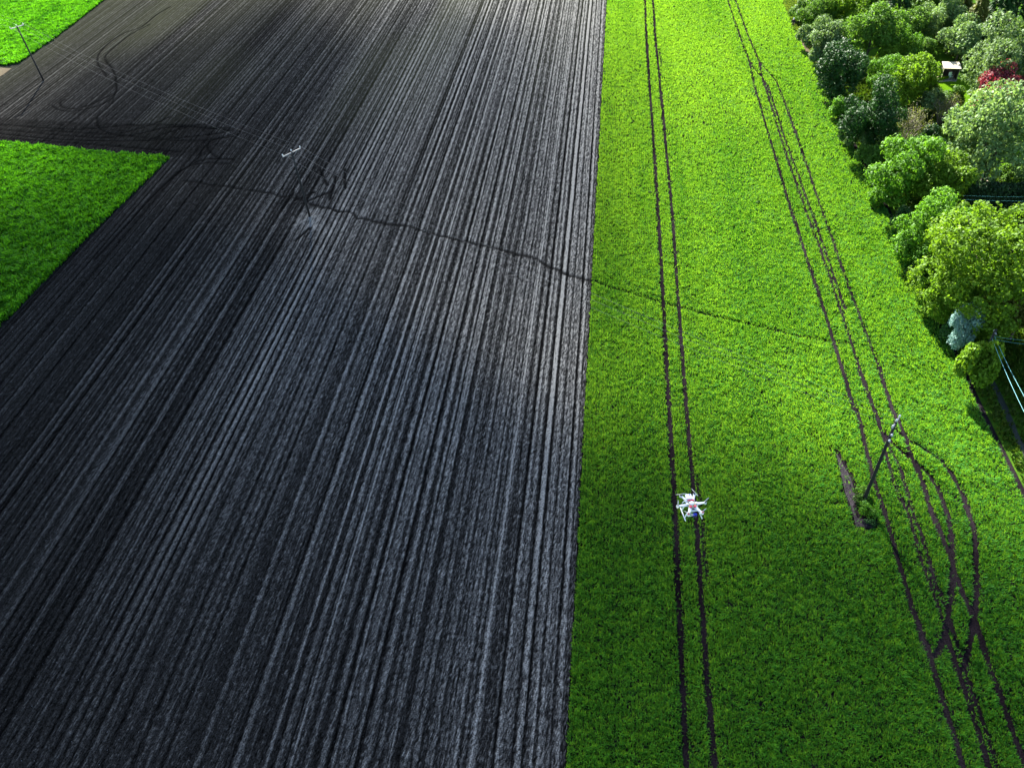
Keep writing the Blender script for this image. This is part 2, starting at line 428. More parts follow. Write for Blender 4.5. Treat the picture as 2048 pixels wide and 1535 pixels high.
trench_g += np.c_[vnoise(trench_g[:, 0]*1.3, trench_g[:, 1]*1.3, 5)-0.5, vnoise(trench_g[:, 0]*1.3, trench_g[:, 1]*1.3, 6)-0.5]*0.5
head_poly = GL([(-300, 225), (0, 238), (150, 246), (300, 250), (420, 250), (450, 285), (420, 310), (345, 316), (0, 286), (-300, 262)])
BASE_A, BASE_B, BASE_C = G(621, 438), G(88, 163), G(1726, 1004)
def plough_mesh():
    xs = np.arange(-135.0, XB-0.02, 0.07)
    lo = -160.0
    p1, p2 = band_profile(21, lo, XB+5), band_profile(22, lo, XB+5)
    rows = []
    y = 3.0
    while y < 215:
        rows.append(y); y += 0.20 + 0.0022*max(0, y-25)
    ys = np.array(rows)
    X, Y = np.meshgrid(xs, ys)
    # keep only what a camera near this one could see
    fade = vnoise(X/9.0, Y/60.0, 31)
    mix = np.clip((fade-0.45)/0.5, 0, 0.6)
    U = X + 0.06*(vnoise(X*0+Y/14, X/6.0, 2)-0.5) + 0.02*(vnoise(X/2, Y/5.0, 3)-0.5)
    idx = np.clip(((U-lo)/0.02).astype(int), 0, len(p1)-1)
    dry_shade = p1[idx]*(1-mix) + p2[idx]*mix
    jit = rng.standard_normal(X.shape)
    clod = 0.8*jit + 0.20*(vnoise(X*3.1, Y*3.1, 8)-0.5)*2
    P = np.c_[X.ravel(), Y.ravel()]
    rut = np.zeros(len(P))
    for l in tracks:
        d = dist_poly(P, spline(GL(l), 4))
        rut = np.maximum(rut, np.clip(1.2-d/0.24, 0, 1))
    d = dist_poly(P, trench_g)
    rut = np.maximum(rut, np.clip(1.4-d/(0.11+0.16*vnoise(P[:, 0]*0.9, P[:, 1]*0.9, 12)), 0, 1)*(0.65+0.35*vnoise(P[:, 0]*2, P[:, 1]*2, 13)))
    hd = in_poly(P, head_poly).astype(float)*0.55
    rut = rut.reshape(X.shape); hd = hd.reshape(X.shape)
    # worn ground round the poles
    dA = np.hypot(X-BASE_A[0], Y-BASE_A[1]+1.0); dB = np.hypot(X-BASE_B[0], Y-BASE_B[1])
    patch = np.exp(-(dA/2.6)**2)
    dry_shade = dry_shade*(1-hd*0.75) + hd*0.10*vnoise(X*0.4, Y*3.0, 14)
    dry_shade = dry_shade*(1-0.2*np.exp(-(np.hypot(X-BASE_A[0]-4, Y-BASE_A[1]-3)/6.5)**2)) + 0.25*np.exp(-(np.hypot(X-BASE_A[0]-4, Y-BASE_A[1]-3)/6.5)**2)*vnoise(X*1.1, Y*0.8, 15)
    dry_shade = np.clip(dry_shade + 0.75*patch*vnoise(X*1.4, Y*1.4, 16) + 0.9*np.exp(-(dA/0.5)**2)*0 , 0, 1.1)
    dry_shade = np.clip(dry_shade + 0.20*clod, 0, 1)
    # shade falloff painted into soil colour: darker west and near-left, lighter by the crop
    falloff = np.clip(0.62 + 0.68*(X+55)/(XB+55), 0.50, 1.36) + 0.20*np.clip((Y-75)/50, 0, 1) - 0.24*np.clip((2-X)/22, 0, 1)*np.clip((50-Y)/30, 0, 1) + 0.10*np.exp(-((X+28)/16)**2-((Y-72)/26)**2) + 0.12*(vnoise(X/18, Y/45, 17)-0.5)
    dry_shade = dry_shade*falloff
    dry_shade = dry_shade*(1-rut*0.85)
    Z = 0.13 + 0.048*(dry_shade-0.4) + 0.011*clod*(1-rut) - 0.07*rut
    Z += 0.25*np.exp(-(np.hypot(X-BASE_A[0], Y-BASE_A[1])/0.8)**2)
    # weedy growth far down the field
    wd = np.clip((vnoise(X/10, Y/40, 18)-0.42)*2.4, 0, 1)*np.clip((Y-80)/60, 0, 1)*np.clip((4-X)/40, 0, 1)*0.6
    wd += 0.5*np.clip((Y-115)/60, 0, 1)*vnoise(X/3, Y/30, 19)
    wd = wd*(1-rut)*(1-hd)
    ny, nx = X.shape
    I = np.arange(nx*ny).reshape(ny, nx)
    F = np.stack([I[:-1, :-1], I[:-1, 1:], I[1:, 1:], I[1:, :-1]], -1).reshape(-1, 4)
    cx = X[:-1, :-1].ravel(); cy = Y[:-1, :-1].ravel()
    q = np.c_[cx, cy, np.zeros(len(cx))]-C_O
    wz = q @ C_F; px = 1024+FPX*(q @ C_R)/np.maximum(wz, 1); py = 767.5-FPX*(q @ C_U)/np.maximum(wz, 1)
    keep = (wz > 1) & (px > -420) & (px < 2500) & (py > -160) & (py < 1800)
    F = F[keep]
    used = np.zeros(nx*ny, bool); used[F.ravel()] = True
    new = np.cumsum(used)-1
    V = np.c_[X.ravel(), Y.ravel(), Z.ravel()][used]
    me = mesh_np('ploughed_field', V, new[F], {'dry_shade': dry_shade.ravel()[used], 'weed': wd.ravel()[used]}, smooth=False)
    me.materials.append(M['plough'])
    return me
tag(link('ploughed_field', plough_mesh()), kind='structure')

# ------------------------------------------------------------------ crops: leaf by leaf
def scatter(poly, dens_near, dens_far, seed, xr=None, yr=None):
    r = np.random.default_rng(seed)
    lo, hi = poly.min(0), poly.max(0)
    n = int((hi-lo).prod()*dens_near)
    out = []
    while n > 0:
        k = min(n, 600000); n -= k
        P = lo + r.random((k, 2))*(hi-lo)
        q = np.c_[P, np.zeros(k)]-C_O
        wz = q @ C_F; px = 1024+FPX*(q @ C_R)/np.maximum(wz, 1); py = 767.5-FPX*(q @ C_U)/np.maximum(wz, 1)
        m = (wz > 1) & (px > -220) & (px < 2270) & (py > -110) & (py < 1680)
        D = np.linalg.norm(q, axis=1)
        pr = np.clip(dens_far/dens_near + (1-dens_far/dens_near)*np.clip((120-D)/65, 0, 1), 0, 1)
        m &= r.random(k) < pr
        P = P[m]; P = P[in_poly(P, poly)]
        out.append(P)
    return np.vstack(out)
def blades(P, h, wid, nb, tint, lean, r, z0=0.0, wind=None):
    n = len(P)
    P = np.repeat(P, nb, 0); h = np.repeat(h, nb)*(0.75+0.5*r.random(n*nb)); wid = np.repeat(wid, nb)*(0.7+0.6*r.random(n*nb))
    tint = np.repeat(tint, nb) + 0.20*r.standard_normal(n*nb)
    a = r.random(n*nb)*2*np.pi
    le = lean*(0.4+0.9*r.random(n*nb))
    dx, dy = np.cos(a)*le, np.sin(a)*le
    if wind is not None:
        wv = np.repeat(wind, nb, 0); dx = dx+wv[:, 0]; dy = dy+wv[:, 1]
    b = np.c_[P, np.full(len(P), z0)]
    tip = b + np.c_[dx*h, dy*h, h]
    mid = b + np.c_[dx*h*0.4, dy*h*0.4, h*0.68]
    pa = a + np.pi/2 + 0.5*r.standard_normal(n*nb)
    s = np.c_[np.cos(pa)*wid/2, np.sin(pa)*wid/2, 0.1*wid*r.standard_normal(n*nb)]
    V = np.stack([b, mid+s, tip, mid-s], 1).reshape(-1, 3)
    F = np.arange(len(V)).reshape(-1, 4)
    T = np.repeat(np.clip(tint, 0, 1), 4)
    return V, F, T
def make_crop(name, poly, label, mat, seed, dn, df, hgt, wid, lump, cuts=(), bare=(), rows=True, nb=3, lean=0.55, z0=0.0, contrast=0.4):
    r = np.random.default_rng(seed)
    P = scatter(poly, dn, df, seed)
    if rows: P[:, 0] += 0.25*(np.round(P[:, 0]/0.25)*0.25-P[:, 0])
    keep = np.ones(len(P), bool)
    thin = np.ones(len(P))
    for line, half, hard in cuts:
        d = dist_poly(P, line) + 0.04*(vnoise(P[:, 0]*2.5, P[:, 1]*2.5, 40)-0.5) + 0.025*r.standard_normal(len(P))
        k = d < half
        keep &= ~(k & (r.random(len(P)) < hard))
        thin = np.where(d < half+0.15, np.minimum(thin, 0.75), thin)
    keep &= in_poly(P + np.c_[0.25*(vnoise(P[:, 1]*0.8, P[:, 0]*0.2, 91)-0.5) + 0.07*r.standard_normal(len(P)), 0.5*(vnoise(P[:, 0]*0.8, P[:, 1]*0.2, 92)-0.5)], poly)
    for b in bare: keep &= ~((in_poly(P + 0.12*r.standard_normal(P.shape), b) | (dist_poly(P, np.vstack([b, b[:1]])) < 0.22)) & (r.random(len(P)) < 0.96))
    P, thin = P[keep], thin[keep]
    D = np.linalg.norm(np.c_[P, np.zeros(len(P))]-C_O, axis=1)
    n1 = vnoise(P[:, 0]/lump, P[:, 1]/lump, seed+1); n2 = vnoise(P[:, 0]/(lump*0.35), P[:, 1]/(lump*0.35), seed+2); n3 = vnoise(P[:, 0]/9, P[:, 1]/16, seed+3)
    n4 = vnoise(P[:, 0]/1.5, P[:, 1]/22, seed+7)
    h = hgt*(0.62+0.45*n1+0.35*n2)*thin
    tint = 0.5 + contrast*((n1-0.5)*0.8+(n2-0.5)*0.9) + 0.35*(n3-0.5) + 0.25*(n4-0.5)
    wd = wid*(1+0.9*np.clip((D-55)/100, 0, 1))
    wind = np.c_[vnoise(P[:, 0]/1.1, P[:, 1]/1.1, seed+4)-0.5, vnoise(P[:, 0]/1.1, P[:, 1]/1.1, seed+5)-0.5]*0.45
    V, F, T = blades(P, h, wd, nb, tint, lean, r, z0, wind)
    me = mesh_np(name, V, F, {'tint': T})
    me.materials.append(mat)
    o = tag(link(name, me), label, kind='stuff')
    o['category'] = 'crop'
    return o
cuts = [(l, 0.21, 0.985) for l in TR['wide']] + [(l, 0.17, 0.93) for l in TR['thin']] + [(l, 0.15, 0.72) for l in TR['trace']]
make_crop('cereal_crop', crop_poly, 'bright green young cereal crop with paired wheel tracks beside the dark ploughed field', M['wheat'], 50, 155, 48, 0.29, 0.037, 0.33, cuts, bare_poly)
make_crop('leafy_crop', low_poly, 'lumpy green crop in the corner block cut into the dark soil, nearer one', M['beet'], 60, 60, 28, 0.58, 0.10, 0.8, rows=False, contrast=0.75)
make_crop('leafy_crop', up_poly, 'lumpy bright green crop beyond the ploughed strip, behind the farthest pole', M['beet'], 70, 30, 26, 0.6, 0.12, 1.0, rows=False, contrast=0.75)
verge_poly = np.vstack([pad[3:]+[0.07, 0], (right_edge[3:]+[16, 0])[::-1]])
M['sunny'] = leaf_mat('sunny_grass', (0.05, 0.09, 0.012), (0.14, 0.20, 0.03), trans=0.4, vary=0.0)  # brighter copy of the verge grass, sunlight put into its colour
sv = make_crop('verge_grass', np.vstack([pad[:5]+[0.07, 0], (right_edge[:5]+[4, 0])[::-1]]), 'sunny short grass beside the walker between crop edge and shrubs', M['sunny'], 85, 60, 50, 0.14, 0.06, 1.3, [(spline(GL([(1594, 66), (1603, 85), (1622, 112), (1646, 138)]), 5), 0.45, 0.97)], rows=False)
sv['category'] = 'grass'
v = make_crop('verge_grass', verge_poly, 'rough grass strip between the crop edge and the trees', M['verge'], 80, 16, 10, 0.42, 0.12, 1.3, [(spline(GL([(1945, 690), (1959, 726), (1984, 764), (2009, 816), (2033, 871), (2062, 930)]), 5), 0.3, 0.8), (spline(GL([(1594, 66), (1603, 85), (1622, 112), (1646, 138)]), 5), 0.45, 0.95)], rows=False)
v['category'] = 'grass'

# ------------------------------------------------------------------ trees
def crown_np(seed, Rx, Rz, nblob, ncl, nleaf, leaf, puff, elong=1.0, droop=0.0, lowcut=-0.75):
    """foliage: blobs round a crown -> leaf clusters on them -> single leaves"""
    r = np.random.default_rng(seed)
    def unit(n):
        d = r.standard_normal((n, 3)); return d/np.linalg.norm(d, axis=1)[:, None]
    bc = unit(nblob*3); bc = bc[bc[:, 2] > lowcut][:nblob]
    bc = bc*(0.30+0.62*r.random((len(bc), 1)))*[1, 1-0.22*r.random(), 1]
    br = 0.16+0.25*r.random(len(bc))
    bt = r.random(len(bc))
    w_ = br**2; ci = r.choice(len(bc), ncl, p=w_/w_.sum())
    cd = unit(ncl)
    cp = bc[ci] + cd*br[ci][:, None]*(0.72+0.33*r.random((ncl, 1)))
    # drop clusters buried deep inside other blobs
    deep = np.zeros(ncl, int)
    for k in range(len(bc)): deep += np.linalg.norm(cp-bc[k], axis=1) < br[k]*0.7
    ok = (deep < 1) | (r.random(ncl) < 0.12)
    cp, cd, ci = cp[ok], cd[ok], ci[ok]
    cp = cp*[Rx, Rx, Rz]
    n = len(cp)*nleaf
    C = np.repeat(cp, nleaf, 0); D = np.repeat(cd, nleaf, 0); ct = np.repeat(bt[ci]*0.5+0.5*r.random(len(cp)), nleaf)
    ld = unit(n); ld = ld + D*0.55; ld[:, 2] += 0.25; ld /= np.linalg.norm(ld, axis=1)[:, None]
    pos = C + ld*puff*(0.25+1.05*r.random((n, 1)))
    ax = np.cross(ld, unit(n)); ax /= np.linalg.norm(ax, axis=1)[:, None]
    if droop:
        ax = ax*(1-droop) + (D + np.array([0, 0, -0.5]))*droop; ax /= np.linalg.norm(ax, axis=1)[:, None]
    bx = np.cross(ld, ax); bx /= np.linalg.norm(bx, axis=1)[:, None]+1e-9
    sz = leaf*(0.6+0.8*r.random((n, 1)))
    a, b = ax*sz*elong*0.5, bx*sz*0.5
    V = np.stack([pos-a, pos+b*0.9+ld*sz*0.08, pos+a, pos-b*0.9+ld*sz*0.08], 1).reshape(-1, 3)
    F = np.arange(len(V)).reshape(-1, 4)
    T = np.repeat(np.clip(0.15+0.7*ct+0.16*r.standard_normal(n), 0, 1), 4)
    return V, F, T, bc*[Rx, Rx, Rz]
def trunk_mb(H, r0, targets, forks, seed):
    r = random.Random(seed); mb = MB()
    n = 6
    pts = [(0.12*math.sin(i*1.3+seed)*i/n*H*0.15, 0.12*math.cos(i*1.7+seed)*i/n*H*0.15, H*i/n) for i in range(n+1)]
    mb.tube(pts, [r0*(1.35 if i == 0 else 1-0.6*i/n) for i in range(n+1)], 9)
    for t in r.sample(list(map(tuple, targets)), min(forks, len(targets))):
        k = r.randint(2, n-1); b = Vector(pts[k]); e = Vector(t)
        m1 = b.lerp(e, 0.5) + Vector((0, 0, 0.12*(e-b).length))
        rr = r0*(1-0.6*k/n)*0.55
        mb.tube([b, b.lerp(m1, 0.5), m1, e], [rr, rr*0.8, rr*0.6, rr*0.25], 6)
    return mb
PROTO = {}
def proto(key, seed, Rx, Rz, zc, nblob, ncl, nleaf, leaf, puff, r0, forks=7, **kw):
    V, F, T, bc = crown_np(seed, Rx, Rz, nblob, ncl, nleaf, leaf, puff, **kw)
    V = V + [0, 0, zc]
    V[:, 2] = np.maximum(V[:, 2], 0.03)
    cm = mesh_np('crown', V, F, {'tint': T}); cm.materials.append(M['mid'])
    mb = trunk_mb(zc, r0, bc + [0, 0, zc], forks, seed)
    o = mb.build('trunk', M['bark'])
    tm = o.data; bpy.data.objects.remove(o)
    PROTO[key] = (cm, tm, Rx, Rz, zc)
proto('broad_big', 101, 6.5, 6.0, 7.0, 38, 4600, 9, 0.25, 0.40, 0.34)
proto('broad', 102, 4.0, 3.9, 4.4, 26, 2600, 9, 0.23, 0.36, 0.20)
proto('broad_b', 103, 4.0, 4.4, 5.0, 24, 2600, 9, 0.23, 0.40, 0.20)
proto('feather_big', 104, 6.0, 5.4, 6.8, 40, 6500, 4, 0.22, 0.30, 0.36, elong=1.9, droop=0.45)
proto('feather', 105, 3.4, 3.9, 4.4, 24, 4200, 4, 0.17, 0.24, 0.16, elong=2.0, droop=0.5)
proto('feather_b', 106, 4.2, 3.6, 4.4, 26, 4000, 4, 0.20, 0.28, 0.18, elong=2.0, droop=0.4)
proto('shrub', 107, 1.8, 1.6, 1.35, 14, 800, 9, 0.18, 0.24, 0.06, forks=5, lowcut=-0.5)
proto('shrub_b', 108, 2.0, 2.0, 1.7, 15, 1400, 4, 0.20, 0.24, 0.06, forks=5, lowcut=-0.5, elong=1.7, droop=0.4)
proto('weed', 109, 0.7, 0.55, 0.40, 9, 150, 7, 0.12, 0.12, 0.02, forks=3, lowcut=-0.4)
def conifer_proto(key, seed, Rb, H):
    r = np.random.default_rng(seed)
    n = 5200
    t = r.random(n)**0.75
    z = 0.5 + t*(H-0.5); rad = Rb*(1-t)**0.8*(0.55+0.5*r.random(n))
    lay = 0.10*np.sin(z*5.0)
    a = r.random(n)*2*np.pi
    a = a + 0.35*np.sin(a*7+z*2)
    p = np.c_[np.cos(a)*rad*(1+lay), np.sin(a)*rad*(1+lay), z]
    out = np.c_[np.cos(a), np.sin(a), -0.35+0.4*r.standard_normal(n)]; out /= np.linalg.norm(out, axis=1)[:, None]
    sd = np.cross(out, [0, 0, 1.0]) + 0.4*r.standard_normal((n, 3)); sd /= np.linalg.norm(sd, axis=1)[:, None]
    L = 0.55*(0.6+0.8*r.random((n, 1)))
    V = np.stack([p-out*L*0.4, p+sd*L*0.22, p+out*L*0.6, p-sd*L*0.22], 1).reshape(-1, 3)
    V[:, 2] = np.maximum(V[:, 2], 0.03)
    cm = mesh_np('crown', V, np.arange(len(V)).reshape(-1, 4), {'tint': np.repeat(np.clip(r.random(n)*0.6+0.4*t, 0, 1), 4)}); cm.materials.append(M['dark'])
    mb = MB(); mb.tube([(0, 0, 0), (0.05, 0, H*0.5), (0, 0.03, H*0.96)], [0.24, 0.13, 0.02], 8)
    o = mb.build('trunk', M['bark']); tm = o.data; bpy.data.objects.remove(o)
    PROTO[key] = (cm, tm, Rb, H/2, H/2)
conifer_proto('conifer', 111, 3.0, 11.0)
def twig_proto(key, seed, Rx, H):
    r = random.Random(seed); mb = MB()
    tips = []
    for i in range(16):
        a = r.uniform(0, 2*math.pi); s = r.uniform(0.25, 1.0)
        e = Vector((math.cos(a)*Rx*s, math.sin(a)*Rx*s, H*(1.05-0.45*s)*r.uniform(0.8, 1.1)))
        m1 = e*0.5 + Vector((0, 0, 0.15*H)); b = Vector((math.cos(a)*0.15, math.sin(a)*0.15, 0))
        mb.tube([b, m1, e], [0.05, 0.035, 0.012], 5)
        for j in range(7):
            q = m1.lerp(e, r.uniform(0.05, 0.9)); d = Vector((r.gauss(0, 1), r.gauss(0, 1), abs(r.gauss(0.8, 0.6)))).normalized()
            f = q + d*r.uniform(0.5, 1.1); mb.tube([q, q.lerp(f, .5)+Vector((0, 0, .05)), f], [0.02, 0.015, 0.006], 4); tips.append(f)
    o = mb.build('trunk', M['twig']); tm = o.data; bpy.data.objects.remove(o)
    g = np.random.default_rng(seed); tp = np.array([list(t) for t in tips]); P = np.repeat(tp, 9, 0) + 0.22*g.standard_normal((len(tp)*9, 3))
    n = len(P); d = g.standard_normal((n, 3)); d /= np.linalg.norm(d, axis=1)[:, None]; e = np.cross(d, [0.3, 0.2, 1]); e /= np.linalg.norm(e, axis=1)[:, None]
    V = np.stack([P-d*0.09, P+e*0.05, P+d*0.09, P-e*0.05], 1).reshape(-1, 3); V[:, 2] = np.maximum(V[:, 2], 0.03)
    cm = mesh_np('crown', V, np.arange(len(V)).reshape(-1, 4), {'tint': np.repeat(g.random(n), 4)}); cm.materials.append(M['olive'])
    PROTO[key] = (cm, tm, Rx, H/2, H/2)
twig_proto('twiggy', 121, 2.6, 4.6)

def plant(kind, cx, cy, rpx, mat, label, cat='tree', group=None, sq=1.0, name=None, at=None):
    """a tree or shrub whose crown is seen at a photo point with a given radius"""
    cm, tm, Rx, Rz, zc = PROTO[kind]
    s = 1.0
    for _ in range(5):
        p = G(cx, cy, zc*s*sq)
        s = 1.08*rpx*depth(p)/FPX/Rx
    if at is not None: p, s = at, rpx/Rx
    rz = random.uniform(0, 6.28)
    o = empty(name or cat.replace(' ', '_'), (p[0], p[1], 0.0), rz, label, cat, group)
    us = random.uniform(0.9, 1.12)
    o.scale = (s*us, s/us, s*sq)
    c = link('crown', cm, o)
    c.material_slots[0].link = 'OBJECT'; c.material_slots[0].material = M[mat]
    link('trunk', tm, o)
    return o
g1, g2 = 'trees behind the field edge', 'shrubs along the field edge'
plant('feather_big', 2004, 272, 98, 'pale', 'large round silver-green tree on the garden lawn in front of the red tree', group=g1)
plant('broad_big', 1972, 530, 128, 'yellow', 'largest tree, spreading yellow-green crown above the pale silver shrub', group=g1)
plant('broad', 1805, 335, 66, 'bright', 'rounded bright green tree with big leaf clumps directly below the bare twiggy shrub', group=g1)
plant('feather_b', 1878, 362, 56, 'yellow', 'light yellow-green feathery tree left of the dark garden hedge', group=g1)
plant('broad_b', 1868, 465, 66, 'bright', 'dense mid-sized green tree touching the left of the largest yellow-green tree', group=g1)
plant('broad', 1692, 138, 50, 'dark', 'dark green clumpy tree right of the end of the earth path', group=g1)
plant('feather', 1745, 68, 46, 'mid', 'oval light green feathery tree behind the dark clumpy tree near the path end', group=g1)
plant('feather', 1828, 160, 43, 'yellow', 'smooth dome-shaped feathery light green tree left of the garden shelter', group=g1)
plant('broad', 1762, 150, 36, 'bright', 'fresh green tree between the dark clumpy tree and the dome-shaped feathery tree', group=g1)
plant('broad_b', 1748, 235, 54, 'dark', 'dark bluish-green tree at the field edge above the bare twiggy shrub', group=g1)
plant('feather_big', 2000, 128, 74, 'pale', 'broad grey-green tree right of the garden shelter', group=g1)
plant('broad', 2014, 196, 58, 'red', 'copper-red leaved tree behind the large round silver-green tree', group=g1)
plant('feather_b', 1925, 82, 46, 'pale', 'pale grey-green tree directly behind the garden shelter roof', group=g1)
plant('broad', 1846, 96, 25, 'mid', 'mid green tree behind and left of the garden shelter', group=g1)
plant('feather', 1822, 56, 32, 'mid', 'small oval green tree just right of and below the lone dark conifer', group=g1)
plant('broad_b', 1886, 32, 40, 'pale', 'silvery green tree at the top of the wood left of the conifers', group=g1)
plant('conifer', 1950, 50, 34, 'olive', 'olive-brown conifer at the top of the wood', cat='conifer', group=g1)
plant('conifer', 1996, 30, 40, 'dark', 'tall blackish-green conifer, left of a second blackish one', cat='conifer', group=g1)
plant('conifer', 2036, 12, 42, 'dark', 'tall blackish-green conifer in the far top corner', cat='conifer', group=g1)
plant('conifer', 1800, 8, 30, 'dark', 'dark narrow conifer standing alone among bright shrubs at the wood top', cat='conifer', group=g1)
plant('broad', 2028, 76, 38, 'yellow', 'yellow-green tree between the conifers and the broad grey-green tree', group=g1)
plant('broad', 1692, 18, 40, 'yellow', 'bright yellow-green tree at the wood top above the oval feathery tree', group=g1)
plant('feather_b', 1652, 78, 40, 'pale', 'pale willow-leaved tree right of the walker', group=g1)
plant('broad', 1634, 24, 34, 'mid', 'green tree at the wood top right of the walker', group=g1)
plant('feather_b', 1762, -10, 46, 'mid', 'light green tree cut off by the top border left of the lone conifer', group=g1)
plant('broad_b', 1856, -20, 44, 'mid', 'green tree cut off by the top border right of the lone conifer', group=g1)
plant('feather_b', 2046, 628, 62, 'olive', 'olive-green tree half behind the largest tree at the right border', group=g1)
plant('feather', 1898, 588, 48, 'yellow', 'low yellow-green tree in front of the largest tree, above the silver shrub', group=g1)
plant('feather', 1982, 655, 36, 'yellow', 'low yellow-green tree right of the silver shrub where the cables meet', group=g1)
plant('broad', 1800, 96, 36, 'bright', 'bright green tree just below the lone dark conifer', group=g1)
plant('conifer', 1922, 8, 34, 'olive', 'second olive-brown conifer cut off by the top border', cat='conifer', group=g1)
plant('feather_b', 1934, 650, 36, 'silver', 'silvery blue-white shrub at the foot of the largest tree', 'shrub', g2, sq=1.6)
plant('shrub', 1962, 704, 26, 'dark', 'dark shrub at the foot of the cables, below the silver shrub', 'shrub', g2, sq=1.3)
plant('broad', 1790, 112, 30, 'yellow', 'small yellow-green tree left of the mid green tree behind the shelter', group=g1)
plant('feather_b', 1915, 40, 36, 'mid', 'light green tree between the olive-brown conifers and the silvery green tree', group=g1)
plant('broad_b', 1970, 95, 30, 'dark', 'dark green tree behind the broad grey-green tree', group=g1)
plant('twiggy', 1812, 258, 46, 'olive', 'nearly bare twiggy grey shrub with few leaves', 'shrub', g2)
plant('twiggy', 1886, 222, 32, 'olive', 'smaller thin twiggy shrub in front of the garden shelter', 'shrub', g2)
plant('shrub', 1604, 22, 22, 'mid', 'grey-green shrub just above the walker', 'shrub', g2)
plant('shrub_b', 1625, 75, 24, 'pale', 'pale shrub overhanging the path beside the walker', 'shrub', g2)
plant('shrub_b', 1640, 112, 22, 'pale', 'pale shrub right above the end of the earth path', 'shrub', g2)
plant('shrub', 1662, 172, 22, 'dark', 'dark shrub at the field edge below the path end', 'shrub', g2)
plant('shrub', 1682, 222, 24, 'bright', 'small bright shrub at the field edge left of the bluish-green tree', 'shrub', g2)
plant('shrub_b', 1712, 275, 26, 'pale', 'grey-leaved shrub at the field edge under the bluish-green tree', 'shrub', g2)
plant('shrub_b', 1740, 312, 24, 'mid', 'loose green shrub at the field edge left of the big-clumped bright tree', 'shrub', g2)
plant('shrub', 1770, 388, 28, 'bright', 'bright shrub at the field edge under the big-clumped bright tree', 'shrub', g2)
plant('shrub', 1800, 440, 26, 'dark', 'dark shrub at the field edge, upper of two by the dense mid-sized tree', 'shrub', g2)
plant('shrub', 1822, 498, 30, 'bright', 'leafy green shrub at the field edge left of the largest tree', 'shrub', g2)
plant('shrub', 1846, 548, 28, 'dark', 'dark shrub at the field edge, lower of two by the dense mid-sized tree', 'shrub', g2)
plant('shrub_b', 1872, 612, 30, 'yellow', 'yellow-green shrub at the field edge left of the silver shrub', 'shrub', g2)
plant('shrub', 1908, 668, 26, 'dark', 'dark shrub in the shade left below the silver shrub', 'shrub', g2)
plant('shrub_b', 1862, 205, 26, 'pale', 'round pale shrub on the garden lawn below the dome-shaped tree', 'shrub', g2)
plant('shrub', 1905, 196, 24, 'mid', 'green shrub in front of the broad grey-green tree', 'shrub', g2)
plant('shrub', 1860, 285, 30, 'dark', 'dark shrub between the bare twiggy shrub and the round silver-green tree', 'shrub', g2)
plant('shrub', 1900, 318, 30, 'dark', 'dark shrub at the left foot of the round silver-green tree', 'shrub', g2)
plant('shrub_b', 2030, 352, 22, 'mid', 'small shrub by the forked trunk on the garden lawn', 'shrub', g2)
plant('weed', 1720, 988, 17, 'mid', 'pale leafy weed clump beside the nearest pole foot', 'weed', 'weeds round the nearest pole')
plant('weed', 1732, 1022, 18, 'bright', 'green leafy weed clump just below the nearest pole foot', 'weed', 'weeds round the nearest pole')
plant('weed', 1741, 1046, 11, 'dark', 'small dark weed at the tip of the bare patch by the nearest pole', 'weed', 'weeds round the nearest pole')
plant('weed', 1301, 386, 4, 'dark', 'tiny dark weed left of the paired wheel tracks', 'weed')
plant('weed', 1516, 405, 4, 'dark', 'tiny dark weed in the open crop right of the paired wheel tracks', 'weed')

# clipped dark hedge closing the garden lawn
def hedge(a, b, dep, H, label):
    a, b = np.array(a[:2]), np.array(b[:2]); L = np.linalg.norm(b-a)
    o = empty('hedge', (a[0], a[1], 0), math.atan2(b[1]-a[1], b[0]-a[0]), label, 'hedge')
    r = np.random.default_rng(5); n = 15000
    f = r.integers(0, 4, n)
    P = np.c_[r.random(n)*L, r.random(n)*dep, r.random(n)**0.8*H]
    P[f == 0, 1] = 0; P[f == 1, 1] = dep; P[f >= 2, 2] = H
    P += 0.13*r.standard_normal((n, 3))
    P[:, 2] += 0.2*vnoise(P[:, 0]*1.2, P[:, 1]*1.2, 4)
    d = r.standard_normal((n, 3)); d /= np.linalg.norm(d, axis=1)[:, None]; e = np.cross(d, r.standard_normal((n, 3))); e /= np.linalg.norm(e, axis=1)[:, None]
    V = np.stack([P-d*0.16, P+e*0.1, P+d*0.16, P-e*0.1], 1).reshape(-1, 3); V[:, 2] = np.maximum(V[:, 2], 0.03)
    me = mesh_np('foliage', V, np.arange(len(V)).reshape(-1, 4), {'tint': np.repeat(r.random(n), 4)}); me.materials.append(M['hedge'])
    link('foliage', me, o)
    mb = MB()
    for k in range(int(L/0.8)):
        x = 0.4+0.8*k; mb.tube([(x, dep/2, 0), (x+0.1, dep/2+0.1, H*0.5), (x-0.05, dep/2, H*0.9)], [0.05, 0.04, 0.015], 5)
    mb.box((L/2, dep/2, H*0.46), (L-0.4, dep-0.4, H*0.88))
    mb.build('stems', M['bark'], o)
ha = G(1918, 430); hb = G(2110, 438)
hedge(ha, hb, 1.4, 3.3, 'tall dark clipped hedge closing the lawn below the forked trunk')

